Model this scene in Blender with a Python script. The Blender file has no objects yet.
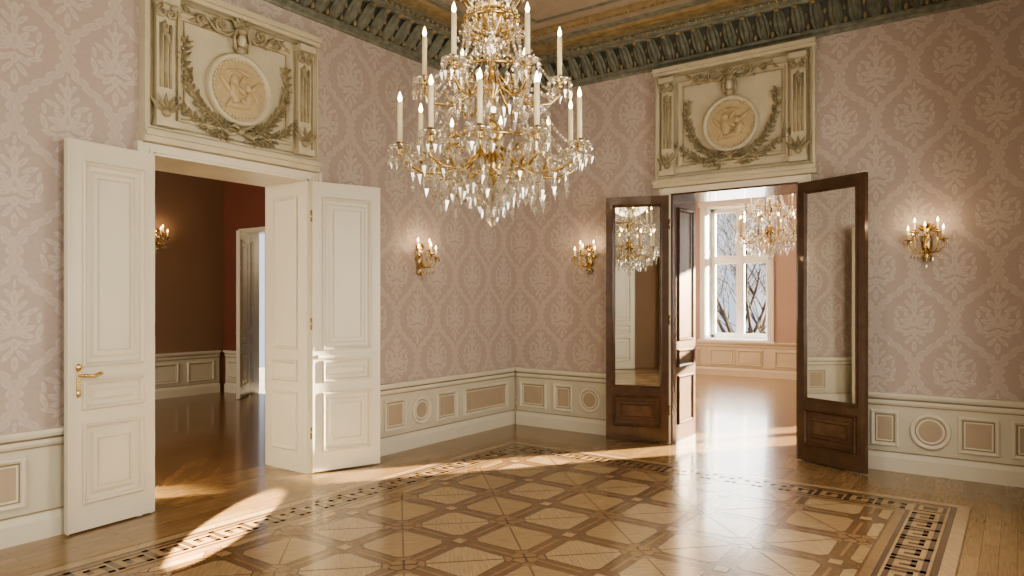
import bpy, math, random, bmesh
from mathutils import Vector, Matrix
random.seed(7)
pi=math.pi; cos=math.cos; sin=math.sin
scene=bpy.context.scene

# ---------------------------------------------------------------- materials
MATS={}
def mk(name):
    m=bpy.data.materials.new(name); m.use_nodes=True
    nt=m.node_tree; nt.nodes.clear()
    out=nt.nodes.new('ShaderNodeOutputMaterial')
    MATS[name]=m
    return m,nt,out
class X:
    """expression wrapper building math nodes"""
    def __init__(s,nt,sock): s.nt=nt; s.k=sock
    def _op(s,op,a,b=None):
        n=s.nt.nodes.new('ShaderNodeMath'); n.operation=op
        for i,v in enumerate((a,b)):
            if v is None: continue
            if isinstance(v,X): s.nt.links.new(v.k,n.inputs[i])
            else: n.inputs[i].default_value=v
        return X(s.nt,n.outputs[0])
    def __add__(s,o): return s._op('ADD',s,o)
    __radd__=__add__
    def __sub__(s,o): return s._op('SUBTRACT',s,o)
    def __rsub__(s,o): return s._op('SUBTRACT',o,s)
    def __mul__(s,o): return s._op('MULTIPLY',s,o)
    __rmul__=__mul__
    def __truediv__(s,o): return s._op('DIVIDE',s,o)
    def abs(s): return s._op('ABSOLUTE',s)
    def sin(s): return s._op('SINE',s)
    def cos(s): return s._op('COSINE',s)
    def fract(s): return s._op('FRACT',s)
    def max(s,o): return s._op('MAXIMUM',s,o)
    def min(s,o): return s._op('MINIMUM',s,o)
    def lt(s,t,soft):
        r=(t-s)*(1.0/soft)+0.5
        return r.max(0.0).min(1.0)
    def gt(s,t,soft): return (s-t).__mul__(1.0/soft).__add__(0.5).max(0.0).min(1.0)
def coords(nt):
    tc=nt.nodes.new('ShaderNodeTexCoord'); sp=nt.nodes.new('ShaderNodeSeparateXYZ')
    nt.links.new(tc.outputs['Object'],sp.inputs[0])
    return tc,X(nt,sp.outputs[0]),X(nt,sp.outputs[1]),X(nt,sp.outputs[2])
def mixc(nt,fac,a,b,blend='MIX'):
    n=nt.nodes.new('ShaderNodeMix'); n.data_type='RGBA'; n.blend_type=blend
    if isinstance(fac,X): nt.links.new(fac.k,n.inputs[0])
    elif isinstance(fac,(int,float)): n.inputs[0].default_value=fac
    else: nt.links.new(fac,n.inputs[0])
    for idx,c in ((6,a),(7,b)):
        if isinstance(c,tuple): n.inputs[idx].default_value=(*c,1)
        else: nt.links.new(c,n.inputs[idx])
    return n.outputs[2]
def noise(nt,vec,scale,detail=3,stretch=None):
    if stretch:
        mp=nt.nodes.new('ShaderNodeMapping'); mp.inputs['Scale'].default_value=stretch
        nt.links.new(vec,mp.inputs[0]); vec=mp.outputs[0]
    n=nt.nodes.new('ShaderNodeTexNoise'); n.inputs['Scale'].default_value=scale; n.inputs['Detail'].default_value=detail
    nt.links.new(vec,n.inputs['Vector']); return n.outputs[0]
def principled(nt,out,col,rough=.5,metal=0,**kw):
    p=nt.nodes.new('ShaderNodeBsdfPrincipled')
    if isinstance(col,tuple): p.inputs['Base Color'].default_value=(*col,1)
    else: nt.links.new(col,p.inputs['Base Color'])
    p.inputs['Roughness'].default_value=rough; p.inputs['Metallic'].default_value=metal
    for k,v in kw.items():
        p.inputs[k.replace('_',' ')].default_value=v
    nt.links.new(p.outputs[0],out.inputs[0]); return p
def bump(nt,p,h,strength=.2,dist=.01):
    b=nt.nodes.new('ShaderNodeBump'); b.inputs['Strength'].default_value=strength; b.inputs['Distance'].default_value=dist
    nt.links.new(h.k if isinstance(h,X) else h,b.inputs['Height']); nt.links.new(b.outputs[0],p.inputs['Normal'])
def simple(name,col,rough=.5,metal=0,var=.12,scale=8,**kw):
    m,nt,out=mk(name); tc,_,_,_=coords(nt)
    nz=noise(nt,tc.outputs['Object'],scale,4)
    c2=tuple(max(0,c*(1-var*2)) for c in col); c1=tuple(min(1,c*(1+var*.6)) for c in col)
    principled(nt,out,mixc(nt,nz,c2,c1),rough,metal,**kw); return m

simple('cream_paint',(.76,.71,.58),.32,var=.05,scale=3)
simple('window_paint',(.86,.86,.83),.35,var=.03,scale=3)
simple('cream_wall',(.67,.625,.495),.4,var=.06,scale=3)
simple('beige_panel',(.51,.41,.30),.45,var=.08)
simple('tan_line',(.36,.28,.17),.45)
simple('overdoor_cream',(.64,.575,.42),.45,var=.10,scale=6)
simple('overdoor_gilt',(.46,.395,.25),.42,.05,var=.28,scale=14)
simple('medal_gold',(.60,.48,.29),.42,.1,var=.15,scale=20)
simple('cornice_olive',(.31,.315,.24),.5,.05,var=.4,scale=14)
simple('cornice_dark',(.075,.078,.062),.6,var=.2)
simple('gilt',(.44,.34,.18),.42,.2,var=.35,scale=12)
simple('brass',(.70,.53,.26),.26,1.0,var=.15,scale=20)
simple('candle_wax',(.90,.78,.52),.4,var=.03)
simple('dark_wood',(.105,.054,.028),.25,var=.3,scale=10,Coat_Weight=.4)
simple('dark_wood_panel',(.14,.075,.04),.25,var=.3,scale=14,Coat_Weight=.4)
simple('brown_wall',(.29,.18,.11),.8,var=.06,scale=2)
simple('red_wall',(.21,.075,.045),.8,var=.08,scale=2)
simple('salmon_wall',(.53,.41,.35),.8,var=.05,scale=2)
simple('white_plaster',(.72,.69,.63),.7,var=.04)
simple('tree_bark',(.055,.045,.04),.9)
simple('ground_grass',(.35,.36,.33),.9,scale=.5)
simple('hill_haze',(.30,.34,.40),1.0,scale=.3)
m,nt,out=mk('mirror_glass'); principled(nt,out,(.86,.88,.86),.015,1.0)
m,nt,out=mk('window_glass')
tr=nt.nodes.new('ShaderNodeBsdfTransparent'); gl=nt.nodes.new('ShaderNodeBsdfGlossy'); gl.inputs['Roughness'].default_value=.02
mx=nt.nodes.new('ShaderNodeMixShader'); mx.inputs[0].default_value=.06
nt.links.new(tr.outputs[0],mx.inputs[1]); nt.links.new(gl.outputs[0],mx.inputs[2]); nt.links.new(mx.outputs[0],out.inputs[0])
m,nt,out=mk('crystal')
tr=nt.nodes.new('ShaderNodeBsdfTransparent'); tr.inputs[0].default_value=(.94,.93,.89,1)
gl=nt.nodes.new('ShaderNodeBsdfGlossy'); gl.inputs['Roughness'].default_value=.07; gl.inputs[0].default_value=(1,.98,.94,1)
df=nt.nodes.new('ShaderNodeBsdfTranslucent'); df.inputs[0].default_value=(.97,.95,.90,1)
mx=nt.nodes.new('ShaderNodeMixShader'); mx.inputs[0].default_value=.47
mx2=nt.nodes.new('ShaderNodeMixShader'); mx2.inputs[0].default_value=.17
nt.links.new(tr.outputs[0],mx.inputs[1]); nt.links.new(gl.outputs[0],mx.inputs[2])
nt.links.new(mx.outputs[0],mx2.inputs[1]); nt.links.new(df.outputs[0],mx2.inputs[2]); nt.links.new(mx2.outputs[0],out.inputs[0])
def emis(name,col,st):
    m,nt,out=mk(name); e=nt.nodes.new('ShaderNodeEmission'); e.inputs[0].default_value=(*col,1); e.inputs[1].default_value=st
    nt.links.new(e.outputs[0],out.inputs[0])
emis('flame_bulb',(1,.66,.32),14)
emis('flame_dim',(1,.66,.32),20)

# damask wallpaper: ogee trellis with palmette motifs
m,nt,out=mk('damask_wallpaper'); tc,x,y,z=coords(nt)
W=.60; H=.89
wn=X(nt,noise(nt,tc.outputs['Object'],9,2)); wob=(wn-.5)
S=x+y
u=S/W; v=z/H
ua=(u+.5).fract()-.5; va=(v+.5).fract()-.5; ub=u.fract()-.5; vb=v.fract()-.5
a=ua.abs(); b=va.abs()
e0=a+b-(b*(4*pi)).sin()*.07-.5
sel=e0.lt(0,.0001)
px_=a*sel+(.5-a)*(1-sel); py_=va*sel+vb*(1-sel)
e=e0.abs()
PX=px_*.62+wob*.014; PY=py_*.92+wob*.012
cmb=nt.nodes.new('ShaderNodeCombineXYZ'); nt.links.new(PX.k,cmb.inputs[0]); nt.links.new(PY.k,cmb.inputs[1])
def ellf(cx,cy,ang,l,w):
    mp=nt.nodes.new('ShaderNodeMapping'); mp.vector_type='TEXTURE'
    mp.inputs['Location'].default_value=(cx,cy,0); mp.inputs['Rotation'].default_value=(0,0,math.radians(ang)); mp.inputs['Scale'].default_value=(l,w,1)
    nt.links.new(cmb.outputs[0],mp.inputs[0])
    vm=nt.nodes.new('ShaderNodeVectorMath'); vm.operation='LENGTH'; nt.links.new(mp.outputs[0],vm.inputs[0])
    return X(nt,vm.outputs['Value'])
leaves=[(0,.0,90,.060,.030),
 (.050,.030,55,.050,.021),(.072,-.010,20,.052,.020),(.062,-.055,-15,.048,.018),(.0,.090,90,.042,.022),
 (.040,.140,45,.050,.017),(.090,.100,25,.052,.017),(.0,.190,90,.058,.024),(.034,.220,60,.034,.013),
 (.0,-.110,90,.038,.024),(.050,-.115,-35,.048,.018),(.112,-.095,15,.046,.016),(.140,-.030,70,.054,.018),(.140,.060,80,.036,.014),
 (.040,-.180,-50,.048,.017),(.0,-.235,90,.048,.020),(.0,.280,90,.030,.011)]
dmin=None
for L_ in leaves:
    d=ellf(*L_); dmin=d if dmin is None else dmin.min(d)
fig=dmin.lt(1.0,.16); vein=dmin.lt(.45,.16)
sca=((py_*(14*pi)).sin()).abs()
band=(e-sca*.045).lt(.034,.010)*e.gt(.013,.006)
stem=e.lt(.008,.005)
fig=fig.max(band).max(stem)
vein=vein.max((e-sca*.024).lt(.024,.008)*e.gt(.018,.006))
c=mixc(nt,fig*.92,(.515,.425,.372),(.635,.562,.495))
c=mixc(nt,vein*.6,c,(.54,.453,.40))
mott=noise(nt,tc.outputs['Object'],38,3)
c=mixc(nt,.16,c,mott,'MULTIPLY')
p=principled(nt,out,c,.55)

def wood(name,c1,c2,rough=.2,bw=.5,bh=.08,rot=0,brick=True,grain=(1,14,1)):
    m,nt,out=mk(name); tc,_,_,_=coords(nt)
    mp=nt.nodes.new('ShaderNodeMapping'); mp.inputs['Rotation'].default_value=(0,0,rot); nt.links.new(tc.outputs['Object'],mp.inputs[0])
    if brick:
        br=nt.nodes.new('ShaderNodeTexBrick'); nt.links.new(mp.outputs[0],br.inputs['Vector'])
        br.inputs['Color1'].default_value=(*c1,1); br.inputs['Color2'].default_value=(*c2,1)
        br.inputs['Mortar'].default_value=tuple([q*.55 for q in c2])+(1,)
        br.inputs['Scale'].default_value=1; br.inputs['Mortar Size'].default_value=.0015
        br.inputs['Brick Width'].default_value=bw; br.inputs['Row Height'].default_value=bh; br.inputs['Bias'].default_value=0
        base=br.outputs[0]
    else:
        base=mixc(nt,noise(nt,mp.outputs[0],2.3,2),c1,c2)
    g=noise(nt,mp.outputs[0],7,5,grain)
    rmp=nt.nodes.new('ShaderNodeMapRange'); rmp.inputs[1].default_value=.3; rmp.inputs[2].default_value=.7; rmp.inputs[3].default_value=.72; rmp.inputs[4].default_value=1.1
    nt.links.new(g,rmp.inputs[0])
    cc=nt.nodes.new('ShaderNodeCombineColor')
    for i in range(3): nt.links.new(rmp.outputs[0],cc.inputs[i])
    col=mixc(nt,1.0,base,cc.outputs[0],'MULTIPLY')
    p=principled(nt,out,col,rough,Coat_Weight=.4,Coat_Roughness=.1)
    bump(nt,p,noise(nt,tc.outputs['Object'],3.0,3),.05,.02)
wood('floor_plank',(.34,.215,.10),(.265,.16,.068),.25,.55,.09,rot=pi/2)
wood('floor_room',(.33,.195,.09),(.22,.125,.055),.25,.45,.08,rot=pi/4)
wood('inlay_mid',(.32,.20,.095),(.26,.155,.07),.24,brick=False)
wood('inlay_light_a',(.47,.33,.18),(.40,.27,.14),.24,brick=False,rot=pi/4)
wood('inlay_light_b',(.42,.285,.145),(.36,.235,.112),.24,brick=False,rot=-pi/4)
wood('inlay_brown',(.215,.122,.056),(.17,.093,.042),.24,brick=False)
wood('inlay_dark',(.135,.073,.037),(.105,.056,.028),.26,brick=False)

m,nt,out=mk('ceiling_paint'); tc,x,y,z=coords(nt)
n1=noise(nt,tc.outputs['Object'],2.2,5); n2=noise(nt,tc.outputs['Object'],9,4)
c=mixc(nt,n1,(.33,.265,.19),(.51,.44,.34)); c=mixc(nt,.35,c,mixc(nt,n2,(.20,.15,.10),(.58,.51,.41)))
principled(nt,out,c,.6)

# ---------------------------------------------------------------- mesh builder
class B:
    def __init__(s,T=None):
        s.v=[];s.f=[];s.m=[];s.sm=[];s.names=[];s.T=T or (lambda a,b,c:(a,b,c))
    def mi(s,n):
        if n not in s.names: s.names.append(n)
        return s.names.index(n)
    def add(s,vs,fs,mat,smooth=False):
        o=len(s.v); s.v+= [s.T(*p) for p in vs]; k=s.mi(mat)
        for f in fs:
            s.f.append([i+o for i in f]); s.m.append(k); s.sm.append(smooth)
    def box(s,a0,a1,b0,b1,c0,c1,mat):
        vs=[(a,b,c) for a in (a0,a1) for b in (b0,b1) for c in (c0,c1)]
        s.add(vs,[(0,1,3,2),(4,6,7,5),(0,4,5,1),(2,3,7,6),(0,2,6,4),(1,5,7,3)],mat)
    def frame(s,s0,s1,z0,z1,prof,mat,fill=None):
        """mitred moulding on a wall plane; prof=(inset,n)"""
        vs=[]; n=len(prof)
        for i,nn in prof:
            vs+=[(s0+i,nn,z0+i),(s1-i,nn,z0+i),(s1-i,nn,z1-i),(s0+i,nn,z1-i)]
        fs=[]
        for k in range(n-1):
            for j in range(4):
                fs.append((k*4+j,k*4+(j+1)%4,k*4+4+(j+1)%4,k*4+4+j))
        s.add(vs,fs,mat)
        if fill:
            s.add(vs[-4:],[(0,1,2,3)],fill)
    def sweep_h(s,x0,x1,y0,y1,prof,mat):
        vs=[];n=len(prof)
        for i,zz in prof:
            vs+=[(x0+i,y0+i,zz),(x1-i,y0+i,zz),(x1-i,y1-i,zz),(x0+i,y1-i,zz)]
        fs=[(k*4+j,k*4+(j+1)%4,k*4+4+(j+1)%4,k*4+4+j) for k in range(n-1) for j in range(4)]
        s.add(vs,fs,mat)
    def ring(s,sc,zc,prof,mat,fill=None,n=32,asp=1):
        vs=[]
        for r,nn in prof:
            vs+=[(sc+r*cos(2*pi*i/n),nn,zc+r*asp*sin(2*pi*i/n)) for i in range(n)]
        fs=[(k*n+j,k*n+(j+1)%n,k*n+n+(j+1)%n,k*n+n+j) for k in range(len(prof)-1) for j in range(n)]
        s.add(vs,fs,mat,True)
        if fill: s.add(vs[-n:],[tuple(range(n))],fill)
    def lathe(s,prof,mat,c=(0,0,0),n=14,smooth=True):
        vs=[]
        for r,zz in prof:
            vs+=[(c[0]+r*cos(2*pi*i/n),c[1]+r*sin(2*pi*i/n),c[2]+zz) for i in range(n)]
        fs=[(k*n+j,k*n+(j+1)%n,k*n+n+(j+1)%n,k*n+n+j) for k in range(len(prof)-1) for j in range(n)]
        s.add(vs,fs,mat,smooth)
    def ell(s,c,r,mat,nu=10,nv=6,rot=0):
        vs=[]
        for k in range(nv+1):
            ph=-pi/2+pi*k/nv
            for i in range(nu):
                a=2*pi*i/nu
                dx,dy,dz=r[0]*cos(ph)*cos(a),r[1]*cos(ph)*sin(a),r[2]*sin(ph)
                dx,dz=dx*cos(rot)-dz*sin(rot),dx*sin(rot)+dz*cos(rot)
                vs.append((c[0]+dx,c[1]+dy,c[2]+dz))
        fs=[(k*nu+j,k*nu+(j+1)%nu,k*nu+nu+(j+1)%nu,k*nu+nu+j) for k in range(nv) for j in range(nu)]
        s.add(vs,fs,mat,True)
    def octa(s,c,r,h1,h2,mat):
        x,y,z=c
        a=random.random()*pi
        vs=[(x,y,z+h1)]+[(x+r*cos(a+i*pi/2),y+r*sin(a+i*pi/2),z) for i in range(4)]+[(x,y,z-h2)]
        s.add(vs,[(0,1,2),(0,2,3),(0,3,4),(0,4,1),(5,2,1),(5,3,2),(5,4,3),(5,1,4)],mat)
    def tube(s,pts,rad,mat,n=6,cap=True):
        pts=[Vector(p) for p in pts]; N=len(pts)
        if not isinstance(rad,(list,tuple)): rad=[rad]*N
        vs=[]; ref=None
        for i,p in enumerate(pts):
            t=(pts[min(i+1,N-1)]-pts[max(i-1,0)])
            if t.length<1e-9: t=Vector((0,0,1))
            t.normalize()
            if ref is None:
                ref=Vector((0,0,1)) if abs(t.z)<.9 else Vector((1,0,0))
            a=(ref-t*ref.dot(t))
            if a.length<1e-6: a=t.orthogonal()
            a.normalize(); b=t.cross(a); ref=a
            for j in range(n):
                q=p+(a*cos(2*pi*j/n)+b*sin(2*pi*j/n))*rad[i]; vs.append(tuple(q))
        fs=[(k*n+j,k*n+(j+1)%n,k*n+n+(j+1)%n,k*n+n+j) for k in range(N-1) for j in range(n)]
        if cap: fs+=[tuple(range(n)),tuple(range((N-1)*n,N*n))]
        s.add(vs,fs,mat,True)
    def leaf(s,a,z,ang,L,Wd,n0,th,mat):
        d=(cos(ang),sin(ang)); q=(-d[1],d[0])
        def P(l,w,n): return (a+d[0]*l+q[0]*w,n,z+d[1]*l+q[1]*w)
        vs=[P(0,0,n0),P(L*.45,Wd/2,n0),P(L,0,n0+th*.3),P(L*.45,-Wd/2,n0),P(L*.4,0,n0+th)]
        s.add(vs,[(0,1,4),(1,2,4),(2,3,4),(3,0,4)],mat)
    def poly(s,pts,z,mat):
        s.add([(p[0],p[1],z) for p in pts],[tuple(range(len(pts)))],mat)
    def obj(s,name,parent=None):
        me=bpy.data.meshes.new(name); me.from_pydata(s.v,[],s.f)
        for n in s.names: me.materials.append(MATS[n])
        me.polygons.foreach_set('material_index',s.m); me.polygons.foreach_set('use_smooth',s.sm)
        bm=bmesh.new(); bm.from_mesh(me); bmesh.ops.recalc_face_normals(bm,faces=bm.faces); bm.to_mesh(me); bm.free()
        me.update()
        o=bpy.data.objects.new(name,me); scene.collection.objects.link(o)
        if parent: o.parent=parent
        return o
def empty(name,loc=(0,0,0)):
    o=bpy.data.objects.new(name,None); scene.collection.objects.link(o); return o

# ---------------------------------------------------------------- layout constants
XW=-5.04; XE=.36; YN=7.035; YS=-.95; ZC=4.36
TW=lambda s,n,z:(XW+n,s,z)      # west wall, s along +Y, n into room
TN=lambda s,n,z:(s,YN-n,z)      # north wall
TE=lambda s,n,z:(XE-n,s,z)
TS=lambda s,n,z:(s,YS+n,z)
WD=(2.58,3.94,2.56)             # west doorway
ND=(-2.97,-1.69,2.63)           # north doorway

def wall(name,T,s0,s1,n0,n1,ztop,ops,mat,z0=0):
    b=B(T); cur=s0
    for (a,c,za,zb) in sorted(ops):
        b.box(cur,a,n0,n1,z0,ztop,mat)
        if za>z0: b.box(a,c,n0,n1,z0,za,mat)
        b.box(a,c,n0,n1,zb,ztop,mat); cur=c
    b.box(cur,s1,n0,n1,z0,ztop,mat)
    return b.obj(name)
wall('wall_west',TW,YS,YN,-.27,0,ZC+.1,[(WD[0],WD[1],0,WD[2])],'damask_wallpaper')
wall('wall_west_backing',TW,YS,YN,-.55,-.27,ZC+.1,[(WD[0],WD[1],0,WD[2])],'brown_wall')
wall('wall_north',TN,XW-.55,XE+.3,-.3,0,ZC+.1,[(ND[0],ND[1],0,ND[2])],'damask_wallpaper')
wall('wall_north_backing',TN,XW-1,5.0,-.62,-.3,ZC+.1,[(ND[0],ND[1],0,ND[2])],'salmon_wall')
EWIN=[(.9,2.2,.72,3.3),(4.2,5.5,.72,3.3)]
wall('wall_east',TE,YS,YN,-.3,0,ZC+.1,EWIN,'damask_wallpaper')
wall('wall_south',TS,XW-.55,XE+.3,-.3,0,ZC+.1,[(-1.75,-.45,0,2.57)],'damask_wallpaper')

# floors
b=B(); b.box(XW-.55,XE+.3,YS-.3,YN+.62,-.1,0,'floor_plank'); floor=b.obj('floor')
b=B(); b.box(-10.9,XW-.55,-.6,6.9,-.1,0,'floor_room'); b.obj('floor_parlour')
b=B(); b.box(-6.2,5.2,YN+.62,14.5,-.1,0,'floor_room'); b.obj('floor_salon')
# inlay
FX0,FX1,FY0,FY1=-4.40,-.27,-.35,6.12
b=B()
def band(i0,i1,z,mat):
    x0,x1,y0,y1=FX0,FX1,FY0,FY1
    b.add([(x0+i0,y0+i0,z),(x1-i0,y0+i0,z),(x1-i0,y1-i0,z),(x0+i0,y1-i0,z),(x0+i1,y0+i1,z),(x1-i1,y0+i1,z),(x1-i1,y1-i1,z),(x0+i1,y1-i1,z)],
          [(0,1,5,4),(1,2,6,5),(2,3,7,6),(3,0,4,7)],mat)
z1=.0012;z2=.002;z3=.0028
band(0,.010,z1,'inlay_brown'); band(.010,.085,z1,'inlay_light_a'); band(.085,.125,z1,'inlay_dark')
band(.125,.355,z1,'inlay_light_b'); band(.355,.385,z1,'inlay_dark'); band(.385,.44,z1,'inlay_mid'); band(.44,.455,z1,'inlay_brown')
def rect(x0,y0,x1,y1,z,mat): b.poly([(x0,y0),(x1,y0),(x1,y1),(x0,y1)],z,mat)
def key_unit(P,L):
    w=.085
    st=[((0,0),(1,0)),((0,0),(0,1)),((0,1),(.76,1)),((.76,1),(.76,.34)),((.76,.34),(.36,.34)),((.36,.34),(.36,.66))]
    for (a,c) in st:
        u0,u1=sorted((a[0],c[0])); v0,v1=sorted((a[1],c[1]))
        u0-=w;u1+=w;v0-=w;v1+=w
        if a==(0,0) and c==(1,0): u0+=w;u1-=w
        q=[P(u0,v0),P(u1,v0),P(u1,v1),P(u0,v1)]
        b.poly(q,z2,'inlay_dark')
i0,i1=.155,.325
def side(ax,fixed,s0,s1,sgn):
    n=round(abs(s1-s0)/.21); L=(s1-s0)/n
    for k in range(n):
        st=s0+k*L
        if ax=='x': P=lambda u,v,st=st:(st+u*L,fixed+sgn*(v*(i1-i0)))
        else: P=lambda u,v,st=st:(fixed+sgn*(v*(i1-i0)),st+u*L)
        key_unit(P,L)
side('x',FY1-i0,FX0+.36,FX1-.36,-1); side('x',FY0+i0,FX0+.36,FX1-.36,1)
side('y',FX0+i0,FY0+.36,FY1-.36,1); side('y',FX1-i0,FY0+.36,FY1-.36,-1)
for cx in (FX0+.24,FX1-.24):
    for cy in (FY0+.24,FY1-.24):
        for r_,mt,zz in ((.10,'inlay_dark',z2),(.075,'inlay_light_b',z3),(.045,'inlay_dark',z3+.0006)):
            rect(cx-r_,cy-r_,cx+r_,cy+r_,zz,mt)
# field: diagonal grid of squares, each crossed by dark diagonal bands with light panels between
fx0,fx1=FX0+.455,FX1-.455; fy0,fy1=FY0+.455,FY1-.455
rect(fx0,fy0,fx1,fy1,z1,'inlay_mid')
def clip(pts):
    for (ax,lim,sg) in ((0,fx0,1),(0,fx1,-1),(1,fy0,1),(1,fy1,-1)):
        o=[]
        for i in range(len(pts)):
            p=pts[i]; q=pts[(i+1)%len(pts)]
            ip=(p[ax]-lim)*sg>=0; iq=(q[ax]-lim)*sg>=0
            if ip: o.append(p)
            if ip!=iq:
                t=(lim-p[ax])/(q[ax]-p[ax]); o.append((p[0]+(q[0]-p[0])*t,p[1]+(q[1]-p[1])*t))
        pts=o
        if len(pts)<3: return None
    return pts
def cpoly(pts,z,mat):
    A_=clip(pts)
    if A_: b.poly(A_,z,mat)
def outl(pts,z,mat,k=.005,line='inlay_dark'):
    cx=sum(p[0] for p in pts)/len(pts); cy=sum(p[1] for p in pts)/len(pts)
    q=[]
    for p in pts:
        d=Vector((p[0]-cx,p[1]-cy)); l=d.length; q.append((p[0]-d.x/l*k*1.6,p[1]-d.y/l*k*1.6))
    cpoly(pts,z,line); cpoly(q,z+.0006,mat)
pitch=.70; hh=pitch/2; mx_=(fx0+fx1)/2; my_=(fy0+fy1)/2; c45=math.sqrt(.5)
for i in range(-9,10):
    for j in range(-9,10):
        def W2(p):
            X_=i*pitch+p[0]*hh; Y_=j*pitch+p[1]*hh
            return (mx_+(X_-Y_)*c45,my_+(X_+Y_)*c45)
        cxy=W2((0,0))
        if not(fx0-.7<cxy[0]<fx1+.7 and fy0-.7<cxy[1]<fy1+.7): continue
        def Q(pp): return [W2(p) for p in pp]
        # brown ground of the square (shows as the crossing bands)
        cpoly(Q([(-.90,-.90),(.90,-.90),(.90,.90),(-.90,.90)]),z2-.0003,'inlay_brown')
        for k in range(4):
            R=lambda p,k=k:[(p[0],p[1]),(-p[1],p[0]),(-p[0],-p[1]),(p[1],-p[0])][k]
            tone='inlay_light_a' if k%2 else 'inlay_light_b'
            # light truncated triangle, completed by the neighbour's across the joint
            outl(Q([R(p) for p in ((.30,-.09),(.90,-.66),(.995,-.66),(.995,.66),(.90,.66),(.30,.09))]),z2,tone)
            # band edging along the diagonal arms
            cpoly(Q([R(p) for p in ((.26,.20),(.86,.78),(.82,.82),(.22,.24))]),z2+.0003,'inlay_mid')
            # corner star quarter
            outl(Q([R(p) for p in ((.74,.90),(.90,.74),(1,.80),(1,1),(.80,1))]),z2,'inlay_mid')
        outl(Q([(-.17,0),(0,-.17),(.17,0),(0,.17)]),z2+.0005,'inlay_light_a')
b.obj('parquet_inlay',floor)

# ceilings
b=B(); b.box(XW-.3,XE+.3,YS-.3,YN+.3,ZC,ZC+.12,'ceiling_paint'); b.obj('ceiling')
b=B(); b.box(-10.9,XW-.55,-.6,6.9,4.36,4.48,'white_plaster'); b.obj('ceiling_parlour')
b=B(); b.box(-6.2,5.2,YN+.62,14.5,4.36,4.48,'white_plaster'); b.obj('ceiling_salon')

# cornice
b=B()
b.sweep_h(XW,XE,YS,YN,[(0,3.97),(.02,3.97),(.025,3.985),(.02,3.99),(.02,4.0),(.05,4.01),(.05,4.04)],'cornice_olive')
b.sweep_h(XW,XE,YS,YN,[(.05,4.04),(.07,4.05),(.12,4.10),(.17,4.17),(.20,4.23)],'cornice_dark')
b.sweep_h(XW,XE,YS,YN,[(.20,4.23),(.24,4.23),(.25,4.255),(.27,4.26),(.29,4.285),(.33,4.29),(.33,4.305)],'cornice_olive')
b.sweep_h(XW,XE,YS,YN,[(.33,4.305),(.40,4.31),(.40,4.33),(.44,4.335),(.46,4.36)],'gilt')
b.sweep_h(XW,XE,YS,YN,[(.50,4.36),(.50,4.345),(.53,4.335),(.58,4.345),(.58,4.36)],'cornice_olive')
b.sweep_h(XW,XE,YS,YN,[(.74,4.36),(.74,4.335),(.77,4.325),(.82,4.32),(.86,4.335),(.86,4.36)],'gilt')
b.sweep_h(XW,XE,YS,YN,[(1.02,4.36),(1.02,4.345),(1.05,4.345),(1.05,4.36)],'cornice_olive')
def acanthus(T,s,sc=1):
    prof=[(.055,4.035,.030),(.085,4.050,.050),(.13,4.085,.060),(.185,4.145,.058),(.235,4.205,.044),(.262,4.222,.018)]
    vs=[];
    for (n,z,w) in prof:
        for k,(wf,dn) in enumerate(((-1,-.012),(-.72,.012),(-.4,-.004),(0,.028),(.4,-.004),(.72,.012),(1,-.012))):
            vs.append(T(s+w*wf,n+dn,z-dn*.8))
    fs=[(r*7+k,r*7+k+1,r*7+k+8,r*7+k+7) for r in range(5) for k in range(6)]
    b.add(vs,fs,'cornice_olive',False)
    x_,y_,z_=T(s,.275,4.205); b.ell((x_,y_,z_),(.03,.03,.016),'gilt',8,4)
    x_,y_,z_=T(s+.078,.09,4.06); b.ell((x_,y_,z_),(.018,.018,.034),'gilt',6,4)
    x_,y_,z_=T(s+.078,.16,4.15); b.ell((x_,y_,z_),(.012,.012,.03),'gilt',6,4)
sp=.156
for T,s0,s1 in ((TW,YS+.2,YN-.16),(TN,XW+.16,XE-.1)):
    n=int((s1-s0)/sp)
    for k in range(n+1): acanthus(T,s0+(s1-s0)*k/n)
for T,s0,s1 in ((TW,1.0,YN-.4),(TN,XW+.4,XE-.2)):
    n=int((s1-s0)/.07)
    for k in range(n):
        q=T(s0+(s1-s0)*k/n,.305,4.275); b.ell(q,(.022,.022,.016),'gilt',6,4)
        q=T(s0+(s1-s0)*k/n,.80,4.32); b.ell(q,(.02,.02,.012),'gilt',6,4)
b.obj('trim_1')

# ---------------------------------------------------------------- wainscot
def wains(name,T,s0,s1,panels,fill='beige_panel'):
    b=B(T)
    b.box(s0,s1,0,.025,.02,.66,'cream_wall')
    b.box(s0,s1,0,.05,0,.12,'cream_paint')
    b.add([(s0,.05,.12),(s1,.05,.12),(s1,.025,.16),(s0,.025,.16)],[(0,1,2,3)],'cream_paint')
    for (n,za,zb,mt) in ((.04,.60,.625,'cream_paint'),(.033,.575,.583,'tan_line'),(.055,.645,.665,'cream_paint'),(.075,.665,.69,'cream_paint'),(.0335,.168,.174,'tan_line'),(.042,.627,.633,'tan_line')):
        b.box(s0,s1,0,n,za,zb,mt)
    for p in panels:
        if p[0]=='c':
            _,c,r=p
            b.ring(c,.375,[(r,.025),(r,.045),(r-.015,.052),(r-.03,.045),(r-.038,.03)],'cream_paint','tan_line')
            b.ring(c,.375,[(r-.045,.0305),(r-.05,.04),(r-.06,.04),(r-.066,.034)],'cream_paint',fill)
        else:
            _,a,c=p
            b.frame(a,c,.22,.53,[(0,.025),(0,.043),(.012,.05),(.026,.044),(.032,.03)],'cream_paint','tan_line')
            b.frame(a+.042,c-.042,.262,.488,[(0,.0305),(0,.038),(.008,.038),(.012,.034)],'cream_paint',fill)
    return b.obj(name)
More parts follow.
